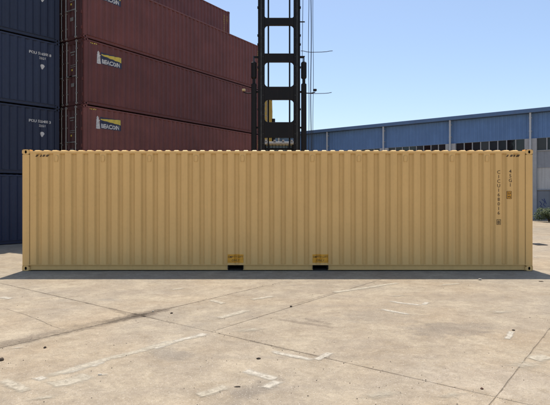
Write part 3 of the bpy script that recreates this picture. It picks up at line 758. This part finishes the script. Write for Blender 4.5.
for k in range(9): gr.tube([(-.56+.14*k, 1.62, 2.75), (-.56+.14*k, 1.62, 4.0)], .012, 6)
hp('window_guard', gr.box(-.6,.6,1.60,1.64,3.78,3.84), 'black_paint', cb)
bm_ = MB()
for k in range(4): bm_.bev(-.56+.37*k-.05, -.56+.37*k+.05, 1.50, 1.58, 4.115, 4.18, .015)
hp('roof_lamps', bm_, 'galv', cb)
hp('exhaust_pipe', MB().tube([(mx(273.5)*1.22-OX, 4.2, 2.6), (mx(273.5)*1.22-OX, 4.2, 5.5)], .085, 10), 'black_paint')
def wheel(x, y, r, wdt):
    t_ = MB(); prof = [(-wdt/2, r*.55), (-wdt/2, r*.9), (-wdt*.38, r), (wdt*.38, r), (wdt/2, r*.9), (wdt/2, r*.55)]; n = 24
    vs = [(x+a, y+q*math.cos(2*math.pi*k/n), r+q*math.sin(2*math.pi*k/n)) for k in range(n) for a,q in prof]
    m = len(prof); fs = [(k*m+j, k*m+j+1, ((k+1)%n)*m+j+1, ((k+1)%n)*m+j) for k in range(n) for j in range(m-1)]
    o = hp('wheel', t_.add(vs, fs), 'rubber_hole_shade')
    hp('wheel_rim', MB().tube([(x-wdt*.4, y, r), (x+wdt*.4, y, r)], r*.58, 20), 'machine_yellow', o)
for s in (-1, 1): wheel(s*1.45, 1.15, .82, .55); wheel(s*1.2, 5.3, .62, .45)
hp('axle', MB().tube([(-1.4,1.15,.82),(1.4,1.15,.82)], .16, 12), 'black_paint'); hp('axle', MB().tube([(-1.2,5.3,.62),(1.2,5.3,.62)], .12, 12), 'black_paint')
hp('mast_foot', MB().box(cL[0]-.1, cR[1]+.1, .05, .7, .35, .8), 'black_paint')

# ---------------------------------------------------------------- shrub by the warehouse
def shrub(c, rx, rz, n, label, seed):
    rnd = random.Random(seed)
    root = tag(empty('shrub', (c.x, c.y, 0)), label, 'shrub')
    st = MB()
    for k in range(7):
        a = rnd.uniform(0, 6.28); q = rnd.uniform(.2,.7)*rx
        st.tube([(0,0,0), (q*.4*math.cos(a), q*.4*math.sin(a), rz*.7), (q*math.cos(a), q*math.sin(a), rz*rnd.uniform(1.2,1.7))], [.03,.02,.008], 6)
    link('stem', st.mesh('stem', M['bark']), root)
    lobes = [(rnd.uniform(-.6,.6)*rx, rnd.uniform(-.6,.6)*rx, rnd.uniform(.55,1.25)*rz, rnd.uniform(.28,.48)*rx) for _ in range(16)]
    for gi in range(3):
        mb = MB()
        for _ in range(n//3):
            lx_, ly_, lz_, lr = rnd.choice(lobes); d = Vector((rnd.gauss(0,1), rnd.gauss(0,1), rnd.gauss(0,1))).normalized()*lr*rnd.uniform(.55,1.08)
            p = Vector((lx_, ly_, lz_)) + Vector((d.x, d.y, d.z*.85))
            if p.z < .04: continue
            a = Vector((rnd.gauss(0,1), rnd.gauss(0,1), rnd.gauss(0,1))).normalized(); b = a.orthogonal().normalized(); s = rnd.uniform(.03,.06)
            mb.add([p-a*s, p+b*s*.45, p+a*s, p-b*s*.45], [(0,1,2,3)])
        link('foliage', mb.mesh('foliage', M['leaf'][gi], fix=False), root)
g_ = px(549, 222); shrub(g_, .85, .62, 6000, 'clipped green shrub beside the grey warehouse door', 5)
g_ = px(569, 224); shrub(g_, .9, .75, 4500, 'taller green shrub further right along the warehouse wall', 9)

# ---------------------------------------------------------------- litter on the slabs
def clod(s, seed, flatn=.6, stretch=1.0):
    bm = bmesh.new(); bmesh.ops.create_icosphere(bm, subdivisions=2, radius=1.0); rnd = random.Random(seed)
    from mathutils import noise as nz
    for v in bm.verts:
        q = v.co.normalized(); f = 1 + .55*nz.noise(q*1.6 + Vector((seed*3.1,0,0))) + .2*nz.noise(q*4 + Vector((0,seed,0)))
        v.co = Vector((q.x*f*s*stretch, q.y*f*s, q.z*f*s*flatn))
    zmin = min(v.co.z for v in bm.verts)
    for v in bm.verts: v.co.z -= zmin
    me = bpy.data.meshes.new('clod'); bm.to_mesh(me); bm.free()
    for p in me.polygons: p.use_smooth = True
    return me
def litter(nm, x, y, s, mat, label, cat, seed, fl=.6, st=1.0, rz=0.0):
    me = clod(s*.68, seed, fl, st); me.materials.append(M[mat]); p = px(x, y); p.z = -.22*s*fl
    tag(link(nm, me, None, p, (0,0,rz)), label, cat)
litter('dirt_clod', 0.8, 360.5, .042, 'clod_pocket_shade', 'dark lump of dirt at the left edge of the picture', 'clod', 1, .6, 1.2)
litter('dirt_clod', 45, 348, .026, 'clod_pocket_shade', 'small dark clod near the silted joint at left', 'clod', 2)
litter('dirt_clod', 171.5, 313.5, .03, 'clod_pocket_shade', 'dark clod right of the crossing slab joints', 'clod', 3)
litter('dirt_clod', 258.5, 359, .024, 'clod_pocket_shade', 'dark scrap between the slab joint and the painted corner mark', 'clod', 4, .5, 1.5)
litter('wood_splinter', 237.5, 387, .016, 'clod_pocket_shade', 'short dark splinter left of the painted corner mark', 'splinter', 5, .5, 2.6)
litter('dirt_clod', 291, 307, .028, 'clod_pocket_shade', 'dark clod in front of the middle of the tan container', 'clod', 6)
litter('dirt_clod', 513.5, 330.5, .024, 'clod_pocket_shade', 'dark clod over the white paint streak at right', 'clod', 8)
litter('stone_chip', 480, 280, .045, 'stone_pale', 'pale stone at the edge of the container shadow', 'stone', 9)
litter('stone_chip', 100, 375, .018, 'stone_pale', 'white stone chip among the pale streaks at lower left', 'stone', 10, .5, 1.5)
litter('rusty_scrap', 482, 389, .022, 'rust_scrap', 'rust brown scrap near the bottom right slab joint', 'scrap', 13)
litter('dirt_clod', 541, 281.5, .05, 'clod_pocket_shade', 'flattened dark clump at the right end of the container shadow', 'clod', 15, .25, 1.3)
litter('stone_chip', 153, 311.5, .022, 'stone_pale', 'pale chip lying in the dirt at the crossing joints', 'stone', 16)
mh = tag(empty('drain_cover', (*px(538.5, 244.5).xy, .004)), 'dark iron drain cover in the yard right of the tan container', 'drain cover')
link('cover_plate', MB().bev(-.19,.19,-.3,.3,0,.014,.004).mesh('cover_plate', M['iron']), mh)
for k in range(6): link('rib', MB().bev(-.16,.16,-.25+.09*k,-.21+.09*k,.0142,.022,.003).mesh('rib', M['iron']), mh)
# scattered grit
gv = MB(); rnd = random.Random(77)
for _ in range(1300):
    y_ = 283 + 150*rnd.random()**1.6; p = px(rnd.uniform(-10, 560), y_); s = .002 + .0055*rnd.random()**4
    if rnd.random() < .35:
        t_ = rnd.uniform(-3.5, 7); q = GO + GV*t_ if rnd.random() < .5 else GO + GU*rnd.uniform(-4,3.5); p = q + Vector((rnd.gauss(0,.06), rnd.gauss(0,.06), 0))
    a = rnd.uniform(0, 6.28); ca, sa = math.cos(a)*s, math.sin(a)*s; z = .002; h = s*rnd.uniform(.5,1.1)
    gv.add([(p.x+ca,p.y+sa,z),(p.x-sa*1.3,p.y+ca*1.3,z),(p.x-ca*.8,p.y-sa*.8,z),(p.x+sa,p.y-ca,z),(p.x+ca*.2,p.y+sa*.3,z+h)], [(0,1,4),(1,2,4),(2,3,4),(3,0,4)])
tag(link('grit', gv.mesh('grit', M['clod_pocket_shade'])), 'fine dark grit scattered over the concrete slabs', 'grit', kind='stuff')
